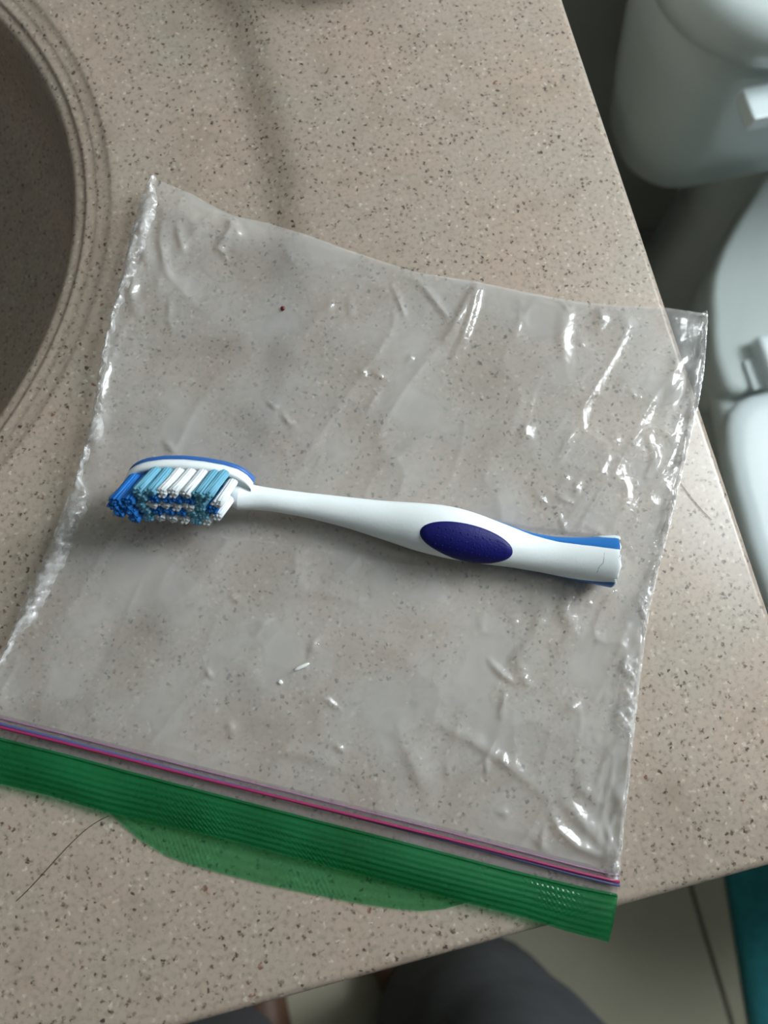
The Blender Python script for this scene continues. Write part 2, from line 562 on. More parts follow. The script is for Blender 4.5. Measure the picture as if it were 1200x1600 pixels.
# bowl with the rear deck
deck_half = [(0.475, 0.360), (0.452, 0.338), (0.428, 0.315), (0.408, 0.294), (0.391, 0.271), (0.382, 0.250), (0.376, 0.229), (0.370, 0.210),
             (0.367, 0.194), (0.3665, 0.178), (0.367, 0.166)]
front_half = [(0.362, 0.13), (0.352, 0.08), (0.348, 0.02), (0.351, -0.05), (0.362, -0.12), (0.382, -0.19), (0.415, -0.25), (0.455, -0.285), (0.49, -0.297)]
left = deck_half + front_half
outl = [Vector((x, y, 0)) for x, y in left] + [Vector((2 * TX - x, y, 0)) for x, y in reversed(left)]


def bowl_ring(k, z, dy=0.0, ky=None):
    ky = k if ky is None else ky
    return [Vector((TX + (p.x - TX) * k, 0.10 + dy + (p.y - 0.10) * ky, z)) for p in outl]


ZB = -0.445
rings = [bowl_ring(.62, FLOOR_Z, .03, .80), bowl_ring(.60, FLOOR_Z + .02, .03, .78), bowl_ring(.55, FLOOR_Z + .12, .03, .72), bowl_ring(.62, FLOOR_Z + .22, .02, .76),
         bowl_ring(.85, FLOOR_Z + .32, .0, .92), bowl_ring(.97, ZB - .02, 0, .99), bowl_ring(1.0, ZB - .008), bowl_ring(.995, ZB + .0), bowl_ring(.975, ZB + .006, 0, .985), bowl_ring(.94, ZB + .008, 0, .965)]
bowl = tloft('bowl', rings, M['porcelain'])
# raised rear deck shelf behind the seat (carries the tank)
dk = [Vector((x, y, 0)) for x, y in deck_half + [(0.371, 0.160), (0.380, 0.1575)]]
dk = dk + [Vector((2 * TX - p.x, p.y, 0)) for p in reversed(dk)]
dk = dk + [Vector((2 * TX - .455, .375, 0)), Vector((2 * TX - .455, .44, 0)), Vector((.455, .44, 0)), Vector((.455, .375, 0))]


def dk_ring(k, z):
    cy = .25
    return [Vector((TX + (p.x - TX) * k, cy + (p.y - cy) * (k if p.y < .36 else 1), z)) for p in dk]


tloft('rear_deck', [dk_ring(.66, FLOOR_Z), dk_ring(.64, FLOOR_Z + .03), dk_ring(.60, FLOOR_Z + .14), dk_ring(.72, FLOOR_Z + .26), dk_ring(.96, ZB - .045), dk_ring(.99, ZB - .02), dk_ring(1.0, ZB + .010), dk_ring(1.0, ZB + .018), dk_ring(.985, ZB + .0235), dk_ring(.95, ZB + .026)], M['porcelain'])

# seat and lid
lid_half = [(0.400, 0.150), (0.380, 0.1505), (0.366, 0.1475), (0.355, 0.140), (0.348, 0.127), (0.342, 0.108), (0.338, 0.08), (0.334, 0.03), (0.335, -0.03), (0.341, -0.09),
            (0.355, -0.16), (0.378, -0.22), (0.415, -0.27), (0.455, -0.297), (0.49, -0.307)]
lo = [Vector((x, y, 0)) for x, y in lid_half] + [Vector((2 * TX - x, y, 0)) for x, y in reversed(lid_half)]


def lid_ring(inset, z):
    cx, cy = TX, -.06
    return [Vector((cx + (p.x - cx) * (1 - inset / .18), cy + (p.y - cy) * (1 - inset / .22), z)) for p in lo]


tloft('seat', [lid_ring(.012, ZB + .010), lid_ring(.006, ZB + .012), lid_ring(.004, ZB + .018), lid_ring(.006, ZB + .024)], M['seat_plastic'])
tloft('seat_lid', [lid_ring(.004, ZB + .0255), lid_ring(.0005, ZB + .028), lid_ring(0, ZB + .034), lid_ring(.002, ZB + .0385), lid_ring(.006, ZB + .0415),
                   lid_ring(.014, ZB + .0425), lid_ring(.06, ZB + .0432)], M['seat_plastic'])
for sx in (-1, 1):
    hx = TX + sx * .112
    h = box('hinge', (hx - .0095 - TX, hx + .0095 - TX, .151 - .2, .200 - .2, ZB + .025 - FLOOR_Z, ZB + .044 - FLOOR_Z), M['seat_plastic'], toilet, bevel=.004, seg=3)
    box('hinge_foot', (hx - .020 - TX, hx + .020 - TX, .156 - .2, .185 - .2, ZB + .0255 - FLOOR_Z, ZB + .0305 - FLOOR_Z), M['seat_plastic'], h, bevel=.002)

# tank, tank lid and flush lever
def tank_ring(x0, x1, y0, y1, r, z):
    return rrect(x0, x1, y0, y1, r, z, 10)


tloft('tank', [tank_ring(.335, .705, .352, .455, .04, -.392), tank_ring(.325, .715, .342, .460, .05, -.385), tank_ring(.313, .727, .332, .466, .055, -.33),
               tank_ring(.297, .743, .318, .470, .058, -.25), tank_ring(.288, .752, .310, .472, .06, -.192)], M['porcelain'])
tloft('tank_lid', [tank_ring(.284, .756, .306, .473, .06, -.192), tank_ring(.272, .768, .295, .476, .068, -.187), tank_ring(.270, .770, .293, .477, .07, -.172),
                   tank_ring(.274, .766, .297, .476, .068, -.160), tank_ring(.285, .755, .307, .470, .06, -.155)], M['porcelain'])
lv = box('flush_lever', (.319 - TX, .405 - TX, .2765 - .2, .300 - .2, -.217 - FLOOR_Z, -.205 - FLOOR_Z), M['seat_plastic'], toilet, bevel=.0015, seg=2)
tube('lever_pivot', [tl((.392, .296, -.213)), tl((.392, .330, -.213))], .009, M['seat_plastic'], lv, 12)

# ------------------------------------------------------------------ bath mat
def mat_pts():
    a, b = at(1134, 1385, FLOOR_Z), at(1169, 1600, FLOOR_Z)
    d = (b - a).normalized()
    nrm = Vector((-d.y, d.x, 0))
    if nrm.x < 0: nrm = -nrm
    o = a - d * 0.16
    return o, d, nrm


o0, md, mn = mat_pts()
nx, ny = 60, 90
verts, faces = [], []
WM, LM = 0.48, 0.78
for i in range(nx + 1):
    for j in range(ny + 1):
        x, y = WM * i / nx, LM * j / ny
        e = min(x, WM - x, y, LM - y)
        h = 0.013 * min(1, (e / .012)) ** .5 + .0015
        h += (0.0015 * noise.noise(Vector((x * 90, y * 90, 0))) if e > .004 else 0)
        p = o0 + md * y + mn * x
        verts.append((p.x, p.y, FLOOR_Z + h + .0002))
for i in range(nx):
    for j in range(ny):
        a = i * (ny + 1) + j
        faces.append((a, a + ny + 1, a + ny + 2, a + 1))
bmat = mesh('bath_mat', verts, faces, M['mat'])
mod = bmat.modifiers.new('solid', 'SOLIDIFY'); mod.thickness = 0.0015; mod.offset = -1
tag(bmat, 'teal cotton bath mat on the tiled floor', 'bath mat')

# ------------------------------------------------------------------ low plum jar at the back of the worktop
jar = empty('cream_jar', at(600, -94, 0))
tag(jar, 'low plum coloured jar on the worktop, cut by the top edge of the picture', 'jar')


def lathe(name, prof, mat, parent, n=40):
    rings = [[Vector((r * math.cos(2 * math.pi * k / n), r * math.sin(2 * math.pi * k / n), z)) for k in range(n)] for r, z in prof]
    return loft(name, rings, mat, parent)


lathe('jar_body', ((.0170, 0), (.0190, .0008), (.0200, .003), (.0200, .014), (.0190, .0155)), M['bottle'], jar)
lathe('jar_lid', ((.0195, .0156), (.0203, .0162), (.0203, .0235), (.0195, .0245), (.012, .0247)), M['bottle'], jar)

# ------------------------------------------------------------------ zip bag
TOP = [(235, 275), (262, 286), (300, 302), (340, 325), (365, 336), (420, 348), (480, 366), (540, 388), (600, 408), (650, 424), (700, 432), (750, 440), (820, 455), (900, 470), (970, 477), (1030, 479), (1108, 486)]
LEFT = [(235, 275), (216, 322), (203, 375), (188, 440), (172, 505), (158, 560), (149, 620), (137, 680), (124, 730), (103, 790), (76, 858), (50, 915), (24, 975), (0, 1036), (-20, 1080), (-45, 1121)]
RIGHT = [(1108, 486), (1105, 530), (1099, 585), (1089, 635), (1076, 690), (1066, 735), (1053, 790), (1038, 850), (1023, 910), (1010, 975), (999, 1060), (989, 1150), (982, 1220), (973, 1300), (967, 1376)]
BOT = [(-45, 1121), (0, 1133), (100, 1158), (200, 1184), (300, 1210), (400, 1235), (500, 1260), (600, 1285), (700, 1310), (800, 1336), (900, 1362), (967, 1378)]


def w2(pts, z=0.001):
    return [at(x, y, z).to_2d() for x, y in pts]


NU, NV = 300, 300
ct_ = interp_poly(w2(TOP), NU + 1); cb_ = interp_poly(w2(BOT), NU + 1)
cl_ = interp_poly(w2(LEFT), NV + 1); cr_ = interp_poly(w2(RIGHT), NV + 1)
U = np.linspace(0, 1, NU + 1)[:, None, None]; V = np.linspace(0, 1, NV + 1)[None, :, None]
P00, P10, P01, P11 = ct_[0], ct_[-1], cb_[0], cb_[-1]
XY = ((1 - V) * ct_[:, None, :] + V * cb_[:, None, :] + (1 - U) * cl_[None, :, :] + U * cr_[None, :, :]
      - ((1 - U) * (1 - V) * P00 + U * (1 - V) * P10 + (1 - U) * V * P01 + U * V * P11))
X, Yc = XY[..., 0], XY[..., 1]
WB = 0.178


def vnoise(x, y, seed):
    """smooth value noise, numpy"""
    g = np.random.default_rng(seed).random((256, 256))
    xi = np.floor(x).astype(int); yi = np.floor(y).astype(int)
    fx = x - xi; fy = y - yi
    fx = fx * fx * fx * (fx * (fx * 6 - 15) + 10); fy = fy * fy * fy * (fy * (fy * 6 - 15) + 10)
    a = g[xi % 256, yi % 256]; b = g[(xi + 1) % 256, yi % 256]; c = g[xi % 256, (yi + 1) % 256]; d = g[(xi + 1) % 256, (yi + 1) % 256]
    return (a * (1 - fx) + b * fx) * (1 - fy) + (c * (1 - fx) + d * fx) * fy


Uu = U[..., 0] * WB + V[..., 0] * 0; Vv = V[..., 0] * WB * .95 + U[..., 0] * 0
dl = Uu; dr = WB - Uu; dt = Vv; db = WB * .95 - Vv
de = np.minimum(dl, dr)
H0 = 0.0009 + 0.0016 * vnoise(Uu * 38, Vv * 30, 1) * np.clip(np.minimum(de, np.minimum(dt, db)) / .02, 0, 1)
# long shallow wrinkles slanting across the film
rid = 1 - np.abs(2 * vnoise(Uu * 60 + Vv * 22, Vv * 22 - Uu * 10, 2) - 1)
H0 += 0.00055 * rid ** 5
rid2 = 1 - np.abs(2 * vnoise(Uu * 120 + 40, Vv * 50 + Uu * 45, 3) - 1)
mask2 = np.clip(vnoise(Uu * 30, Vv * 30, 5) * 2.4 - 1.1, 0, 1)
H0 += 0.00042 * rid2 ** 4 * mask2
# crumpled sides
edge = np.exp(-(de / .0075) ** 1.4)
edge *= 0.35 + 0.9 * np.clip(vnoise(Uu * 4, Vv * 28, 11) * 1.6 - .3, 0, 1)
cr1 = 1 - np.abs(2 * vnoise(Uu * 300 + Vv * 40, Vv * 90, 6) - 1)
cr2 = vnoise(Uu * 520, Vv * 330, 7)
H0 += edge * (0.0011 * cr1 ** 1.6 + 0.0005 * cr2 + .0004)
# wide crinkle zone on the right and lower right
zr = np.exp(-(dr / .035) ** 2) * np.clip(vnoise(Uu * 26, Vv * 22, 12) * 2 - .7, 0, 1)
cr3 = 1 - np.abs(2 * vnoise(Uu * 150 + Vv * 50, Vv * 45 - Uu * 20, 8) - 1)
H0 += zr * 0.0010 * cr3 ** 3
zl = np.exp(-(dl / .030) ** 2) * np.exp(-(dt / .05) ** 2)
H0 += zl * 0.0006 * (1 - np.abs(2 * vnoise(Uu * 130, Vv * 60, 9) - 1)) ** 3

# single creases: (pixel polyline, half width mm, height mm)
CREASES = [
    ([(748, 434), (728, 470), (712, 505), (695, 530)], .9, 1.5), ([(748, 434), (738, 480), (722, 530), (708, 556)], .9, 1.6),
    ([(645, 432), (668, 455), (690, 485), (702, 500)], .8, 1.1), ([(612, 443), (622, 468), (632, 495)], .6, 1.1),
    ([(357, 340), (360, 360), (350, 372), (340, 386)], 1.1, 2.2), ([(360, 345), (372, 362), (365, 372)], .8, 1.0),
    ([(448, 395), (455, 408)], .6, .8), ([(545, 465), (548, 495)], .8, .7), ([(560, 575), (568, 590)], .8, .8),
    ([(440, 695), (448, 712)], .8, .6), ([(590, 610), (575, 640)], .5, .7), ([(258, 690), (270, 706)], .9, .9),
    ([(932, 472), (940, 495), (934, 510)], 1.1, 1.2), ([(882, 490), (877, 525), (880, 560)], 1.6, 1.1),
    ([(825, 670), (810, 690)], 1.3, 1.2), ([(897, 670), (885, 690), (873, 712)], .9, 1.0), ([(1012, 685), (1022, 715), (1010, 745)], .8, 1.2),
    ([(1060, 560), (1048, 600), (1040, 640)], 1.6, 1.2), ([(1095, 540), (1080, 585), (1075, 640)], 1.6, 1.5),
    ([(1090, 690), (1070, 710)], 1.0, 1.1), ([(905, 900), (880, 960), (895, 985)], 1.4, 1.2), ([(845, 950), (838, 990), (808, 1030), (815, 1058)], 1.6, 1.3),
    ([(766, 1035), (785, 1055), (805, 1068)], .7, 1.1), ([(895, 1100), (890, 1112)], 1.0, .9), ([(790, 1080), (782, 1118)], .8, .9),
    ([(862, 1275), (872, 1298), (905, 1325), (950, 1345)], 1.0, 1.6), ([(880, 1250), (905, 1280), (950, 1330)], 1.5, 1.3),
    ([(915, 1190), (905, 1230), (930, 1250)], 1.3, 1.0), ([(960, 1230), (975, 1280), (960, 1330)], 1.6, 1.4),
    ([(690, 1135), (740, 1160), (800, 1200), (850, 1245)], 1.3, .9), ([(625, 1150), (650, 1200), (665, 1250)], 2.0, 1.2), ([(700, 1195), (698, 1215)], .6, .8),
    ([(400, 990), (420, 968)], .8, .7), ([(450, 930), (500, 925), (560, 940)], 1.2, .6), ([(505, 1090), (530, 1110)], .6, .7),
    ([(400, 1170), (480, 1180), (560, 1215)], 1.5, .7), ([(60, 1100), (140, 1085), (220, 1050)], 2.0, .8),
    ([(255, 330), (250, 380), (262, 430)], 1.0, 1.3), ([(232, 310), (222, 360), (228, 410)], 1.2, 1.6), ([(215, 420), (205, 460), (212, 490)], 1.1, 1.4), ([(275, 350), (285, 390)], .8, 1.2), ([(265, 470), (262, 490)], .6, .8), ([(262, 500), (268, 512)], .6, .8),
    ([(85, 850), (70, 900), (40, 960)], 1.6, 1.4), ([(145, 660), (150, 690), (140, 710)], 1.8, 1.3), ([(165, 565), (160, 600), (158, 640)], 1.2, 1.1),
]
rc = random.Random(3)
for _ in range(46):
    u_, v_ = rc.random(), rc.random()
    if rc.random() < .5: u_ = .72 + .26 * rc.random()
    x_ = (1 - v_) * (235 + u_ * 873) + v_ * (-45 + u_ * 1012); y_ = (1 - v_) * (275 + u_ * 210) + v_ * (1121 + u_ * 257)
    a_ = math.radians(rc.choice((62, 75, 100, 115, 40)) + rc.uniform(-15, 15)); l_ = rc.uniform(8, 30)
    CREASES.append(([(x_, y_), (x_ + l_ * .5 * math.cos(a_) + rc.uniform(-4, 4), y_ + l_ * .5 * math.sin(a_)), (x_ + l_ * math.cos(a_), y_ + l_ * math.sin(a_))], rc.uniform(.5, .9), rc.uniform(.5, 1.1)))
for pl, wmm, hmm in CREASES:
    q = [np.array(at(x, y, .002).to_2d()) for x, y in pl]
    best = np.full(X.shape, 1.0); tt = np.zeros_like(X)
    tot = len(q) - 1
    for k in range(tot):
        a, b = q[k], q[k + 1]
        ab = b - a; L2 = ab @ ab
        t = np.clip(((X - a[0]) * ab[0] + (Yc - a[1]) * ab[1]) / L2, 0, 1)
        dx = X - (a[0] + t * ab[0]); dy = Yc - (a[1] + t * ab[1])
        side = np.sign(dx * ab[1] - dy * ab[0])
        d = np.hypot(dx, dy) * np.where(side > 0, 1.0, 0.62)
        upd = d < best
        best = np.where(upd, d, best); tt = np.where(upd, (k + t) / tot, tt)
    w = wmm * 1e-3
    H0 += hmm * 0.92e-3 * np.exp(-(best / w) ** 2) * (0.35 + 0.65 * np.sin(np.pi * np.clip(tt, 0.06, .94)))
# pressed flat at the zip, the side seams and the bottom fold
H0 = 0.0006 + (H0 - 0.0006) * np.clip(db / .006, 0, 1) * np.clip(dt / .003, 0.2, 1) * np.clip(de / .0012, .25, 1)
# pressed down under the toothbrush
ba = np.array(at(200, 775, .004).to_2d()); bb_ = np.array(at(955, 880, .004).to_2d())
ab = bb_ - ba
t = np.clip(((X - ba[0]) * ab[0] + (Yc - ba[1]) * ab[1]) / (ab @ ab), 0, 1)
dbr = np.hypot(X - (ba[0] + t * ab[0]), Yc - (ba[1] + t * ab[1]))
press = np.clip((dbr - .007) / .010, 0, 1)
H0 = np.minimum(H0, 0.0014 + press * .02)
over = np.clip(X - (CX1 - .001), 0, 1)
sink_gap = 0.0
Z = H0 - over * 0.12
Zb = 0.00025 - over * 0.12


def grid_mesh(name, X, Y, Z, mat, parent):
    nu, nv = X.shape
    vs = np.stack([X, Y, np.broadcast_to(Z, X.shape)], -1).reshape(-1, 3)
    i = np.arange(nu - 1)[:, None] * nv + np.arange(nv - 1)[None, :]
    fs = np.stack([i, i + 1, i + nv + 1, i + nv], -1).reshape(-1, 4)
    me = bpy.data.meshes.new(name)
    me.vertices.add(len(vs)); me.vertices.foreach_set('co', vs.astype(np.float32).ravel())
    me.loops.add(fs.size); me.loops.foreach_set('vertex_index', fs.astype(np.int32).ravel())
    me.polygons.add(len(fs))
    me.polygons.foreach_set('loop_start', np.arange(0, fs.size, 4, dtype=np.int32))
    me.update(calc_edges=True); me.validate()
    return link(name, me, mat, parent)


bag = empty('zip_bag', (0, 0, 0))
tag(bag, 'clear crinkled plastic zip bag with green lip lying flat under the toothbrush', 'plastic bag')
grid_mesh('front_film', X, Yc, Z, M['film'], bag)
grid_mesh('back_film', X[::6, ::6], Yc[::6, ::6], (Zb + 0 * X)[::6, ::6], M['film_back'], bag)
# heat sealed side seams: narrow ragged milky strips
for sgn, cc in ((1, cl_), (-1, cr_)):
    n = len(cc)
    c3 = interp_poly(cc, 420)
    dirv = np.gradient(c3, axis=0); dirv /= np.linalg.norm(dirv, axis=1)[:, None]
    nin = np.c_[-dirv[:, 1], dirv[:, 0]] * sgn
    tz = np.arange(420)
    wout = 0.0003 + 0.00025 * rng.random(420)
    win_ = 0.0009 + 0.0042 * np.clip(vnoise(tz / 26.0, tz * 0, 21 + sgn) * 2.0 - .65, 0, 1) + .0010 * vnoise(tz / 5.0, tz * 0, 27 + sgn)
    ov = np.clip(c3[:, 0] - (CX1 - .001), 0, 1) * .12
    ks = np.linspace(0, 1, 9)
    S = np.stack([c3 - nin * wout[:, None]] + [c3 + nin * (win_ * k)[:, None] for k in ks], 1)
    kk, tk = np.meshgrid(np.r_[-.1, ks], tz / 420.0)
    zz = .0007 + .0022 * np.sin(np.pi * np.clip(kk, 0, 1)) ** .6 * (.35 + .8 * vnoise(tk * 150 + kk * 4, kk * 5 + tk * 40, 29 + sgn)) - ov[:, None]
    grid_mesh('side_seam', S[..., 0], S[..., 1], zz, M['seam'], bag)


def strip(name, top, bot, z, mat, parent, nu=160, nv=14, bulge=0.0, ribs=None):
    a = interp_poly(w2(top), nu); b = interp_poly(w2(bot), nu)
    v = np.linspace(0, 1, nv)[None, :, None]
    S = a[:, None, :] * (1 - v) + b[:, None, :] * v
    vv = np.broadcast_to(v[..., 0], S.shape[:2])
    uu = np.broadcast_to(np.linspace(0, 1, nu)[:, None], S.shape[:2])
    zz = z + bulge * np.sin(np.pi * vv) * (0.3 + vnoise(uu * 7, vv * 0 + 3, 31))
    if ribs is not None:
        zz = zz + ribs(uu, vv)
    zz = zz - np.clip(CY0 - S[..., 1], 0, 1) * 0.10
    return grid_mesh(name, S[..., 0], S[..., 1], zz, mat, parent)


def shift(pts, dx, dy):
    return [(x + dx, y + dy) for x, y in pts]


# zip band: a greyish strip with the interlocking coloured beads on it
BAND_B = [(-48, 1143), (0, 1156), (200, 1207), (400, 1259), (600, 1310), (800, 1362), (963, 1398)]
band = strip('zip_band', shift(BOT, 3, -16), BAND_B, 0.0010, M['track_clear'], bag, nv=8)


def zline(dy0, dy1, z, x1=968):
    pts = []
    for k in range(61):
        s = k / 60
        x = -46 + (x1 + 46) * s
        y = np.interp(x, [p[0] for p in BOT], [p[1] for p in BOT]) + dy0 + (dy1 - dy0) * s
        pts.append(at(x, y, z))
    return pts


tube('zip_rib', zline(-11, -9, .0014), .00022, M['purple'], band, 6)
tube('zip_bead', zline(-2, 5.5, .0017), .00044, M['zipblue'], band, 8)
tube('zip_bead', zline(3.5, 0, .0021), .00042, M['magenta'], band, 8)

# green lips: the front one straight, the back one bowing out below it
LIP_T = [(-50, 1139), (0, 1153), (100, 1178), (200, 1205), (300, 1231), (400, 1257), (500, 1283), (600, 1308), (700, 1334), (800, 1360), (900, 1384), (963, 1397)]
LIP_F = [(-52, 1214), (0, 1223), (83, 1243), (167, 1268), (220, 1280), (300, 1297), (375, 1316), (450, 1336), (540, 1359), (633, 1384), (725, 1408), (817, 1431), (880, 1452), (950, 1471)]
LIP_B = [(-52, 1208), (0, 1218), (83, 1238), (167, 1268), (190, 1288), (215, 1310), (258, 1337), (300, 1352), (350, 1366), (417, 1383), (500, 1400), (560, 1412), (620, 1421), (660, 1424), (695, 1421), (740, 1408), (817, 1428), (880, 1449), (950, 1468)]


def ribs(uu, vv):
    dots = np.sin(vv * 2 * math.pi * 9) * np.sin(uu * 2 * math.pi * 130)
    m = np.clip(vnoise(uu * 11, vv * 2, 41) * 2.2 - .9, 0, 1)
    return 0.00006 * np.sin(vv * 2 * math.pi * 7) + 0.00016 * dots * m


def lip_mesh(name, top, bot, z, mat, bulge):
    return strip(name, top, bot, z, mat, bag, nu=620, nv=60, bulge=bulge, ribs=ribs)


lip_mesh('back_lip', LIP_T, LIP_B, 0.0006, M['green_back'], 0.0004)
lip_mesh('front_lip', LIP_T, LIP_F, 0.0022, M['green'], 0.0010)
e0 = interp_poly(w2([(x, y + 2) for x, y in LIP_T], .002), 80)
tube('lip_fold', [Vector((p[0], p[1], .0022 - max(0, CY0 - p[1]) * .1)) for p in e0], .00045, M['green'], bag, 6)

# ------------------------------------------------------------------ toothbrush
ZC = 0.0078
A0 = at(200, 772, ZC); A1 = at(957, 878, ZC)
ax = (A1 - A0); LEN = ax.length; ax.normalize()
tx = Vector((-ax.y, ax.x, 0))            # towards the top of the picture
if tx.y < 0: tx = -tx
zx = Vector((0, 0, 1))
brush = empty('toothbrush', (A0.x, A0.y, 0.0014))
tag(brush, 'white and blue toothbrush with broken off handle lying on the plastic bag', 'toothbrush')
B0 = Vector((A0.x, A0.y, 0.0014))


def st(px, py, z=ZC):
    p = at(px, py, z) - A0
    return p.x * ax.x + p.y * ax.y, p.x * tx.x + p.y * tx.y


def loc(s, t, z):
    """brush coordinates (along, across, absolute height) -> local vector under the brush empty"""
    p = A0 + ax * s + tx * t
    return Vector((p.x, p.y, z)) - B0


TE = [(375, 752), (390, 757), (430, 763), (520, 772), (600, 781), (660, 786), (690, 789), (720, 795), (750, 804), (780, 815), (830, 832), (870, 839), (910, 840), (962, 839)]
BE = [(372, 797), (385, 796), (420, 797), (480, 807), (540, 822), (600, 842), (650, 860), (700, 873), (750, 880), (800, 885), (850, 893), (900, 904), (952, 916)]
te = sorted(st(*p) for p in TE); be = sorted(st(*p) for p in BE)


def edges(s):
    tt = np.interp(s, [p[0] for p in te], [p[1] for p in te])
    bt = np.interp(s, [p[0] for p in be], [p[1] for p in be])
    return tt, bt


S_A = max(te[0][0], be[0][0]); S_B = min(te[-1][0], be[-1][0])
# smoothed section table
NS = 90
ss = np.linspace(S_A, S_B, NS)
ET = np.array([edges(s) for s in ss])
ker = np.array([1, 2, 3, 4, 3, 2, 1.]); ker /= ker.sum()
for c in range(2):
    pad = np.r_[2 * ET[0, c] - ET[3:0:-1, c], ET[:, c], 2 * ET[-1, c] - ET[-2:-5:-1, c]]
    ET[:, c] = np.convolve(pad, ker, 'valid')
TC = ET.mean(1); HA = (ET[:, 0] - ET[:, 1]) / 2
HB = np.clip(HA * 0.86, 0.0030, 0.0070)
# the neck rises from the bag towards the head, the grip rests on it
ZCs = 0.0016 + HB + 0.0042 * np.clip((0.075 - ss) / .05, 0, 1) ** 1.5


def sec(s):
    return (np.interp(s, ss, TC), np.interp(s, ss, HA), np.interp(s, ss, HB), np.interp(s, ss, ZCs))


def surf(s, phi, off=0.0):
    tc, a, b, zc = sec(s)
    return loc(s, tc + (a + off) * math.cos(phi), zc + (b + off) * math.sin(phi))


NR = 48
rings = []
for i, s in enumerate(ss):
    rings.append([surf(s, 2 * math.pi * k / NR) for k in range(NR)])
# ragged broken end
last = len(rings) - 1
for q in range(1, 4):
    rings.append([rings[last][k] + ax * (0.00020 * q * (0.2 + 1.3 * random.random()) + (0.0004 * (k / NR < .5)) * q / 3) for k in range(NR)])
cen = sum(rings[-1], Vector()) / NR
rings.append([cen + (p - cen) * .80 + ax * (-.0006 + .0004 * random.random()) for p in rings[-1]])
rings.append([cen + (p - cen) * .35 + ax * (-.0012 + .0006 * random.random()) for p in rings[-3]])
handle = loft('handle', rings, M['white_plastic'], brush, cap0=False)
tag(handle, 'bluish white plastic handle snapped off at the end')

# blue rubber back: a skin over the underside, its edges creeping up at the tail
phi_top = lambda s: np.interp(s, [st(740, 800)[0], st(770, 808)[0], st(830, 838)[0], st(870, 848)[0], st(945, 864)[0], S_B],
                              [-0.3, 0.12, 0.62, 0.88, 1.20, 1.25])
phi_bot = lambda s: np.interp(s, [st(740, 800)[0], st(860, 890)[0], st(900, 904)[0], S_B], [-math.pi + .5, -math.pi + .25, -math.pi - .10, -math.pi - .55])
s0 = st(745, 800)[0]
rs = []
for i in range(50):
    s = s0 + (S_B + .0006 - s0) * i / 49
    p1, p0 = phi_top(s), phi_bot(s)
    r = []
    for k in range(41):
        ph = p0 + (p1 - p0) * k / 40
        e = min(k, 40 - k)
        r.append(surf(min(s, S_B), ph, .00022 if e > 1 else (-.0001 if e == 0 else .00016)) + ax * max(0, s - S_B))
    rs.append(r)
loft('handle_back', rs, M['blue_plastic'], brush, cap0=False, cap1=False, closed=False)
# white chip left at the corner of the break
chip = []
for i in range(7):
    s = st(928, 842)[0] + (S_B + .0012 - st(928, 842)[0]) * i / 6
    chip.append([surf(min(s, S_B), 0.02 + .55 * (i / 6) ** .4 * (k / 6) + .05 * random.random(), .0005 if 0 < k < 6 else .0001) + ax * max(0, s - S_B) for k in range(7)])
loft('broken_chip', chip, M['white_plastic'], brush, cap0=False, cap1=False, closed=False)
# ragged crumbs of plastic along the break
bm = bmesh.new()
for k in range(26):
    ph = 2 * math.pi * random.random()
    p = surf(S_B, ph, -.0002) + ax * (.0001 + .0006 * random.random())
    r = bmesh.ops.create_icosphere(bm, subdivisions=1, radius=.00022 + .00024 * random.random())
    for v_ in r['verts']:
        v_.co = v_.co * (0.7 + .6 * random.random()) + p
me = bpy.data.meshes.new('ragged_break'); bm.to_mesh(me); bm.free()
link('ragged_break', me, M['white_plastic'], brush, smooth=False)
# hairline crack
ck = [st(936, 868), st(935, 878), st(934, 884), st(929, 889), st(927, 897)]
pts = []
for s, t in ck:
    tc, a, b, zc = sec(s)
    ph = math.acos(max(-1, min(1, (t - tc) / a)))
    pts.append(surf(s, ph, .00001))
tube('crack', pts, .00005, M['hair'], handle, 5)

# navy thumb pad
GC, GA, GB = (728.5, 847), 76.0, 29.0
gt = math.radians(13.5)
nr, na = 14, 64
verts, faces = [], []


def pad_point(rr, th, lift):
    x = GC[0] + rr * (GA * math.cos(th) * math.cos(gt) - GB * math.sin(th) * math.sin(gt))
    y = GC[1] + rr * (GA * math.cos(th) * math.sin(gt) + GB * math.sin(th) * math.cos(gt))
    z = 0.0125
    for _ in range(3):
        s, t = st(x, y, z)
        tc, a, b, zc = sec(s)
        ph = math.acos(max(-.995, min(.995, (t - tc) / a)))
        z = zc + b * math.sin(ph)
    return surf(s, ph, lift)


for i in range(nr + 1):
    rr = i / nr
    lift = .0006 * min(1, (1 - rr) / .12) ** .5 - (.0002 if i == nr else 0)
    for k in range(na):
        verts.append(pad_point(max(rr, .001), 2 * math.pi * k / na, lift))
for i in range(nr):
    for k in range(na):
        j = (k + 1) % na
        faces.append((i * na + k, (i + 1) * na + k, (i + 1) * na + j, i * na + j))
faces.append(tuple(range(na)))
pad = mesh('thumb_grip', verts, faces, M['navy'], brush)
tag(pad, 'oval navy blue rubber thumb grip')
bm = bmesh.new()
for col in range(9):
    for row in range(3):
        th_r = (-.62 + col * .155, -.42 + row * .42)
        rr = math.hypot(*th_r)
        if rr > .82: continue
        p = pad_point(rr, math.atan2(th_r[1], th_r[0]), .00055)
        r = bmesh.ops.create_icosphere(bm, subdivisions=1, radius=.00026)
        for v_ in r['verts']: v_.co += p
me = bpy.data.meshes.new('grip_dots'); bm.to_mesh(me); bm.free()
tag(link('grip_dots', me, M['navy'], pad), kind='stuff')

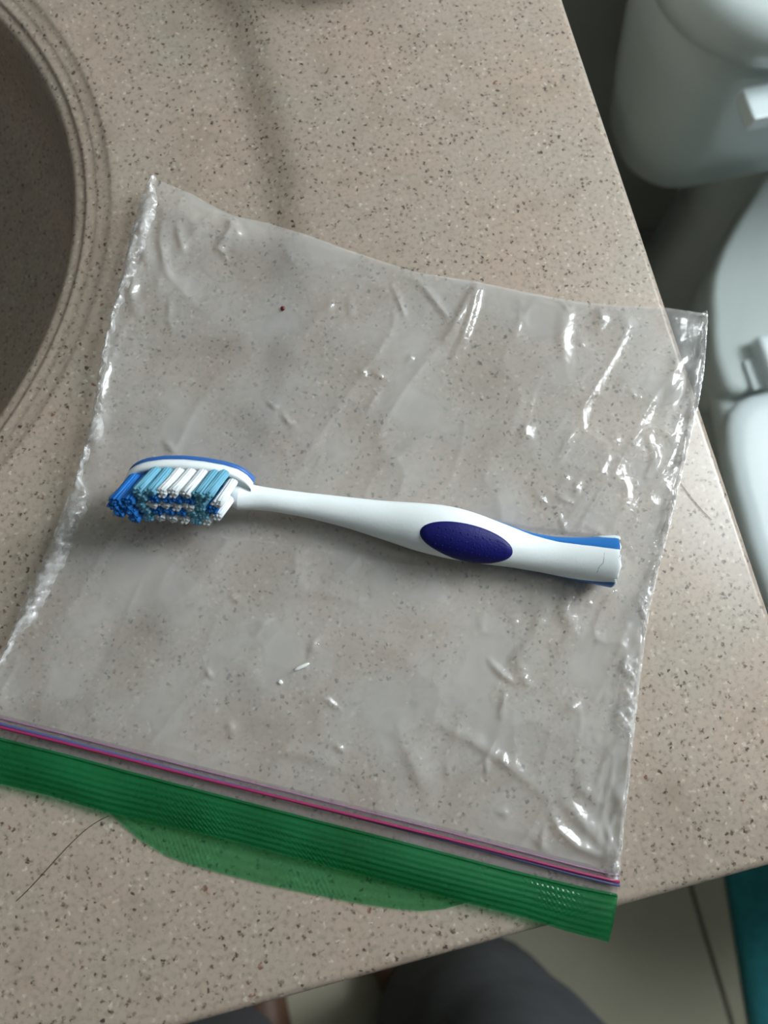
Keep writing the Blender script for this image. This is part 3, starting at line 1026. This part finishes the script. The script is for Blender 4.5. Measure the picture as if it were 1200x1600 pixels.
# head: rolled so that the bristles point sideways, towards the front of the worktop
RHO = math.radians(53)
N_ = (-tx * math.sin(RHO) + zx * math.cos(RHO))
S_ = (tx * math.cos(RHO) + zx * math.sin(RHO))
hs0 = st(203, 742)[0]; hs1 = st(388, 776)[0] + .001
HL = hs1 - hs0
hc_t = st(290, 748, .011)[1]
HEAD_C = A0 + ax * ((hs0 + hs1) / 2) + tx * hc_t
HEAD_C.z = 0.0105
TIP_T = -.0030                         # the head's axis bends a little towards the tip


def head_w(q):
    """half width at q in [0,1] from tip to neck"""
    return np.interp(q, [0, .02, .06, .14, .28, .45, .62, .78, .88, .94, .98, 1], [0.0008, .0024, .0040, .0054, .0064, .0067, .0064, .0057, .0048, .0036, .0020, .0007])


def hp(q, w, d):
    """head point: q along, w across (S), d along the face normal, local to brush"""
    bend = TIP_T * (1 - q) ** 2 * 1.0
    return HEAD_C + ax * ((q - .5) * HL) + S_ * w + N_ * d + tx * bend - B0


def head_shell(name, layers, mat, parent):
    qs = [0, .006, .02, .045, .08, .12, .17, .23, .3, .38, .46, .54, .62, .7, .77, .83, .88, .92, .95, .975, .99, 1]
    rings = []
    for inset, d in layers:
        r = [hp(q, head_w(q) - inset * min(1, head_w(q) / .004), d) for q in qs] + [hp(q, -(head_w(q) - inset * min(1, head_w(q) / .004)), d) for q in reversed(qs)]
        rings.append(r)
    return loft(name, rings, mat, parent)


head = head_shell('head', [(.0012, -.0022), (.0002, -.0018), (0, -.0008), (0, .0004), (.0004, .0009), (.0012, .0011), (.0017, .0008), (.0020, .0005)], M['white_plastic'], brush)
head_shell('head_back', [(.0022, -.0046), (.0010, -.0042), (.0001, -.0034), (-.0002, -.0026), (.0001, -.0018)], M['head_blue'], brush)
# short neck that joins the head to the handle
nk = []
i0 = 0
ringH = [surf(ss[i0], 2 * math.pi * k / NR) for k in range(NR)]
q0, q1 = .66, ((A0 + ax * ss[i0] - HEAD_C).dot(ax)) / HL + .5
for i in range(15):
    e = i / 14
    q = q0 + (q1 - q0) * e
    e2 = np.clip((e - .15) / .85, 0, 1); e2 = e2 * e2 * (3 - 2 * e2)
    hw = .0046 - .0008 * e
    cq = HEAD_C + ax * ((q - .5) * HL) + N_ * -.0020 - B0
    cH = sum(ringH, Vector()) / NR
    cH = cH + ax * ((q - q1) * HL)
    r = []
    for k in range(NR):
        ph = 2 * math.pi * k / NR
        a_ = cq + (S_ * math.cos(ph - RHO) * hw + N_ * math.sin(ph - RHO) * .0026)
        b_ = ringH[k] + ax * ((q - q1) * HL)
        r.append(a_ * (1 - e2) + b_ * e2)
    nk.append(r)
loft('neck', nk, M['white_plastic'], brush, cap1=False)

# bristle tufts: bundles of filaments, five staggered rows
def tuft_mesh(name, mat, length, rad, seed):
    rg = random.Random(seed)
    verts, faces = [], []
    cs = [(0, 0)] + [(.45 * math.cos(a), .45 * math.sin(a)) for a in [math.radians(60 * k + 10) for k in range(6)]] + \
         [(.88 * math.cos(a), .88 * math.sin(a)) for a in [math.radians(30 * k) for k in range(12)]]
    for cx, cy in cs:
        fr = rad * .36
        spread = 1.10 + .10 * rg.random()
        ln = length * (0.94 + .10 * rg.random())
        b0 = len(verts)
        jx, jy = (rg.random() - .5) * rad * .35, (rg.random() - .5) * rad * .35
        for q, k in ((0, 1.0), (.6, 1.02), (1, spread)):
            for g in range(5):
                a = 2 * math.pi * g / 5
                verts.append((cx * rad * k + fr * math.cos(a) + jx * q * q, cy * rad * k + fr * math.sin(a) + jy * q * q, ln * q))
        for h in range(2):
            for g in range(5):
                g2 = (g + 1) % 5
                faces.append((b0 + h * 5 + g, b0 + h * 5 + g2, b0 + h * 5 + 5 + g2, b0 + h * 5 + 5 + g))
        faces.append(tuple(b0 + 10 + g for g in range(5)))
    me = bpy.data.meshes.new(name)
    me.from_pydata(verts, [], faces); me.update()
    me.materials.append(mat)
    me.polygons.foreach_set('use_smooth', [True] * len(me.polygons))
    return me


TM = {c: [tuft_mesh('bristle_tuft', M[k], 0.0108, 0.00108, 10 * i + j) for j in range(3)] for i, (c, k) in enumerate((('b', 'br_blue'), ('t', 'br_teal'), ('w', 'br_white')))}
ROWS = [  # (w across, colours from tip to neck with q position, length factor)
    (.0046, [(.27, 't'), (.36, 't'), (.45, 'w'), (.54, 'w'), (.63, 'w'), (.72, 't'), (.79, 't')], 1.0),
    (.0024, [(.10, 'b'), (.19, 'b'), (.30, 't'), (.38, 'b'), (.47, 'b'), (.56, 'b'), (.65, 'b'), (.74, 't'), (.86, 'w')], 1.0),
    (.0002, [(.08, 'b'), (.17, 'b'), (.28, 't'), (.37, 'w'), (.46, 'w'), (.55, 'w'), (.64, 'w'), (.73, 't'), (.82, 'b')], 1.0),
    (-.0021, [(.11, 'b'), (.20, 'b'), (.31, 't'), (.40, 'b'), (.49, 'b'), (.58, 'b'), (.67, 't'), (.75, 't'), (.86, 'w')], 1.0),
    (-.0043, [(.22, 'b'), (.33, 't'), (.42, 'w'), (.51, 'w'), (.60, 'w'), (.69, 't'), (.78, 'w')], 1.0),
]
for w, row, lf in ROWS:
    for q, c in row:
        o = bpy.data.objects.new('bristle_tuft', random.choice(TM[c]))
        COL.objects.link(o); o.parent = head
        lean = -.10 + .04 * (q < .25) + .05 * (random.random() - .5)
        d = (N_ + ax * (lean - .10) + S_ * (.05 * (random.random() - .5))).normalized()
        xa = ax - d * ax.dot(d); xa.normalize(); ya = d.cross(xa)
        mtx = Matrix((xa * 1.15, ya * .92, d * (1.06 if q < .25 else 1.0))).transposed().to_4x4()
        mtx.translation = hp(q, w, .0003)
        o.matrix_local = mtx

# ------------------------------------------------------------------ crumbs and hairs
def crumb(name, px, py, z, r, mat, label, scale=(1, 1, .7), rz=0.0):
    bm = bmesh.new()
    bmesh.ops.create_icosphere(bm, subdivisions=2, radius=r)
    for v_ in bm.verts:
        k = 1 + .28 * noise.noise(v_.co * (1.3 / r) + Vector((px, py, 0)))
        v_.co = Vector((v_.co.x * scale[0], v_.co.y * scale[1], v_.co.z * scale[2])) * k
    me = bpy.data.meshes.new(name); bm.to_mesh(me); bm.free()
    o = link(name, me, mat)
    o.location = at(px, py, z); o.rotation_euler.z = rz
    tag(o, label, 'crumb')
    return o


def film_z(px, py):
    p = at(px, py, .0015)
    k = np.argmin((X - p.x) ** 2 + (Yc - p.y) ** 2)
    return float(Z.ravel()[k])


crumb('red_crumb', 442, 482, film_z(442, 482) + .0004, .00075, M['red'], 'tiny dark red speck lying on the upper part of the bag')
crumb('white_crumb', 438, 1066, film_z(438, 1066) + .0003, .0007, M['white_crumb'], 'tiny round white crumb on the lower part of the bag')
crumb('white_flake', 471, 1042, film_z(471, 1042) + .0003, .0008, M['white_crumb'], 'tiny elongated white flake beside the white crumb on the bag', (3.0, .7, .4), math.radians(10))

def hair(pts, r, label):
    t0 = np.linspace(0, 1, len(pts))
    c = [np.polyfit(t0, [p[k] for p in pts], 4 if len(pts) > 5 else 2) for k in range(2)]
    p3 = [at(float(np.polyval(c[0], t)), float(np.polyval(c[1], t)), .00025) for t in np.linspace(0, 1, 30)]
    tag(tube('hair_strand', p3, r, M['hair'], seg=5), label, 'hair')


hair([(170, 1275), (150, 1285), (130, 1300), (105, 1325), (80, 1350), (50, 1385), (25, 1408)], .00009, 'long dark hair on the worktop below the green bag lip')
hair([(1064, 756), (1080, 776), (1096, 797), (1112, 812)], .00007, 'short dark hair on the worktop right of the bag')

# ------------------------------------------------------------------ photographer, seen only from the shins down past the worktop edge
person = empty('person', (0, -0.40, FLOOR_Z))
tag(person, 'person in dark grey trousers standing in front of the vanity', 'person')


def pl(x, y, z):
    return Vector((x, y + .40, z - FLOOR_Z))


def body_mesh():
    J = {}
    vs, es, rad = [], [], []

    def add(p, r, prev=None):
        vs.append(p); rad.append(r)
        if prev is not None: es.append((prev, len(vs) - 1))
        return len(vs) - 1
    pel = add(pl(-.04, -.46, .02), .12)
    for sx, ankx, knx, hipx, toe in ((1, -.01, .05, .055, -.05), (-1, -.20, -.19, -.135, -.20)):
        hip = add(pl(hipx, -.45, -.02), .085, pel)
        kn = add(pl(knx, -.40, FLOOR_Z + .44), .056, hip)
        cf = add(pl((knx + ankx) / 2, -.43, FLOOR_Z + .30), .05, kn)
        an = add(pl(ankx, -.45, FLOOR_Z + .075), .034, cf)
        he = add(pl(ankx, -.475, FLOOR_Z + .036), .033, an)
        mid = add(pl((ankx + toe) / 2, -.37, FLOOR_Z + .040), .034, an)
        ball = add(pl(toe, -.305, FLOOR_Z + .024), .024, mid)
        for k in range(5):
            off = (k - 2) * .016
            kn_ = add(pl(toe + off, -.275 - abs(k - 1) * .004, FLOOR_Z + .016), .0105 if k else .0105, ball)
            add(pl(toe + off * 1.05, -.252 - abs(k - 1) * .006, FLOOR_Z + .012), .0095, kn_)
    me = bpy.data.meshes.new('body')
    me.from_pydata([tuple(v) for v in vs], es, [])
    o = link('body', me, M['skin'], person, smooth=False)
    md_ = o.modifiers.new('skin', 'SKIN')
    md_.use_smooth_shade = True
    for i, sv in enumerate(me.skin_vertices[0].data):
        sv.radius = (rad[i], rad[i])
    me.skin_vertices[0].data[0].use_root = True
    sb = o.modifiers.new('sub', 'SUBSURF'); sb.levels = 2; sb.render_levels = 2
    return o


body_mesh()
nseg = 40


def leg_ring(cx, cy, rx, ry, z, seed):
    r = []
    for k in range(nseg):
        a = 2 * math.pi * k / nseg
        f_ = 1 + .06 * noise.noise(Vector((math.cos(a) * 2.2 + seed, math.sin(a) * 2.2, z * 9))) + .03 * noise.noise(Vector((math.cos(a) * 6 + seed, math.sin(a) * 6, z * 22)))
        r.append(pl(cx + rx * f_ * math.cos(a), cy + ry * f_ * math.sin(a), z))
    return r


tr_root = None
for sx, hem, knee, hip in ((1, (.028, -.425), (.045, -.395), (.045, -.45)), (-1, (-.275, -.42), (-.255, -.385), (-.125, -.45))):
    rings = []
    for k in range(26):
        q = k / 25
        z = FLOOR_Z + .045 + q * (.80 + 0.0)
        if q < .5:
            e = q / .5
            cx = hem[0] + (knee[0] - hem[0]) * e; cy = hem[1] + (knee[1] - hem[1]) * e
        else:
            e = (q - .5) / .5
            cx = knee[0] + (hip[0] - knee[0]) * e; cy = knee[1] + (hip[1] - knee[1]) * e
        rx = .108 + .008 * math.sin(q * 5) - .010 * q
        rings.append(leg_ring(cx, cy, rx, rx * (1.05 + .2 * q), z, 3.3 * sx))
    o = loft('trouser_leg', rings, M['trousers'], person, cap0=False, cap1=True)
rings = [leg_ring(-.04, -.455, .185, .125, z, 9.0) for z in (-.10, -.04, .02, .08, .13)]
rings[0] = leg_ring(-.04, -.455, .14, .10, -.11, 9.0)
loft('trouser_waist', rings, M['trousers'], person)
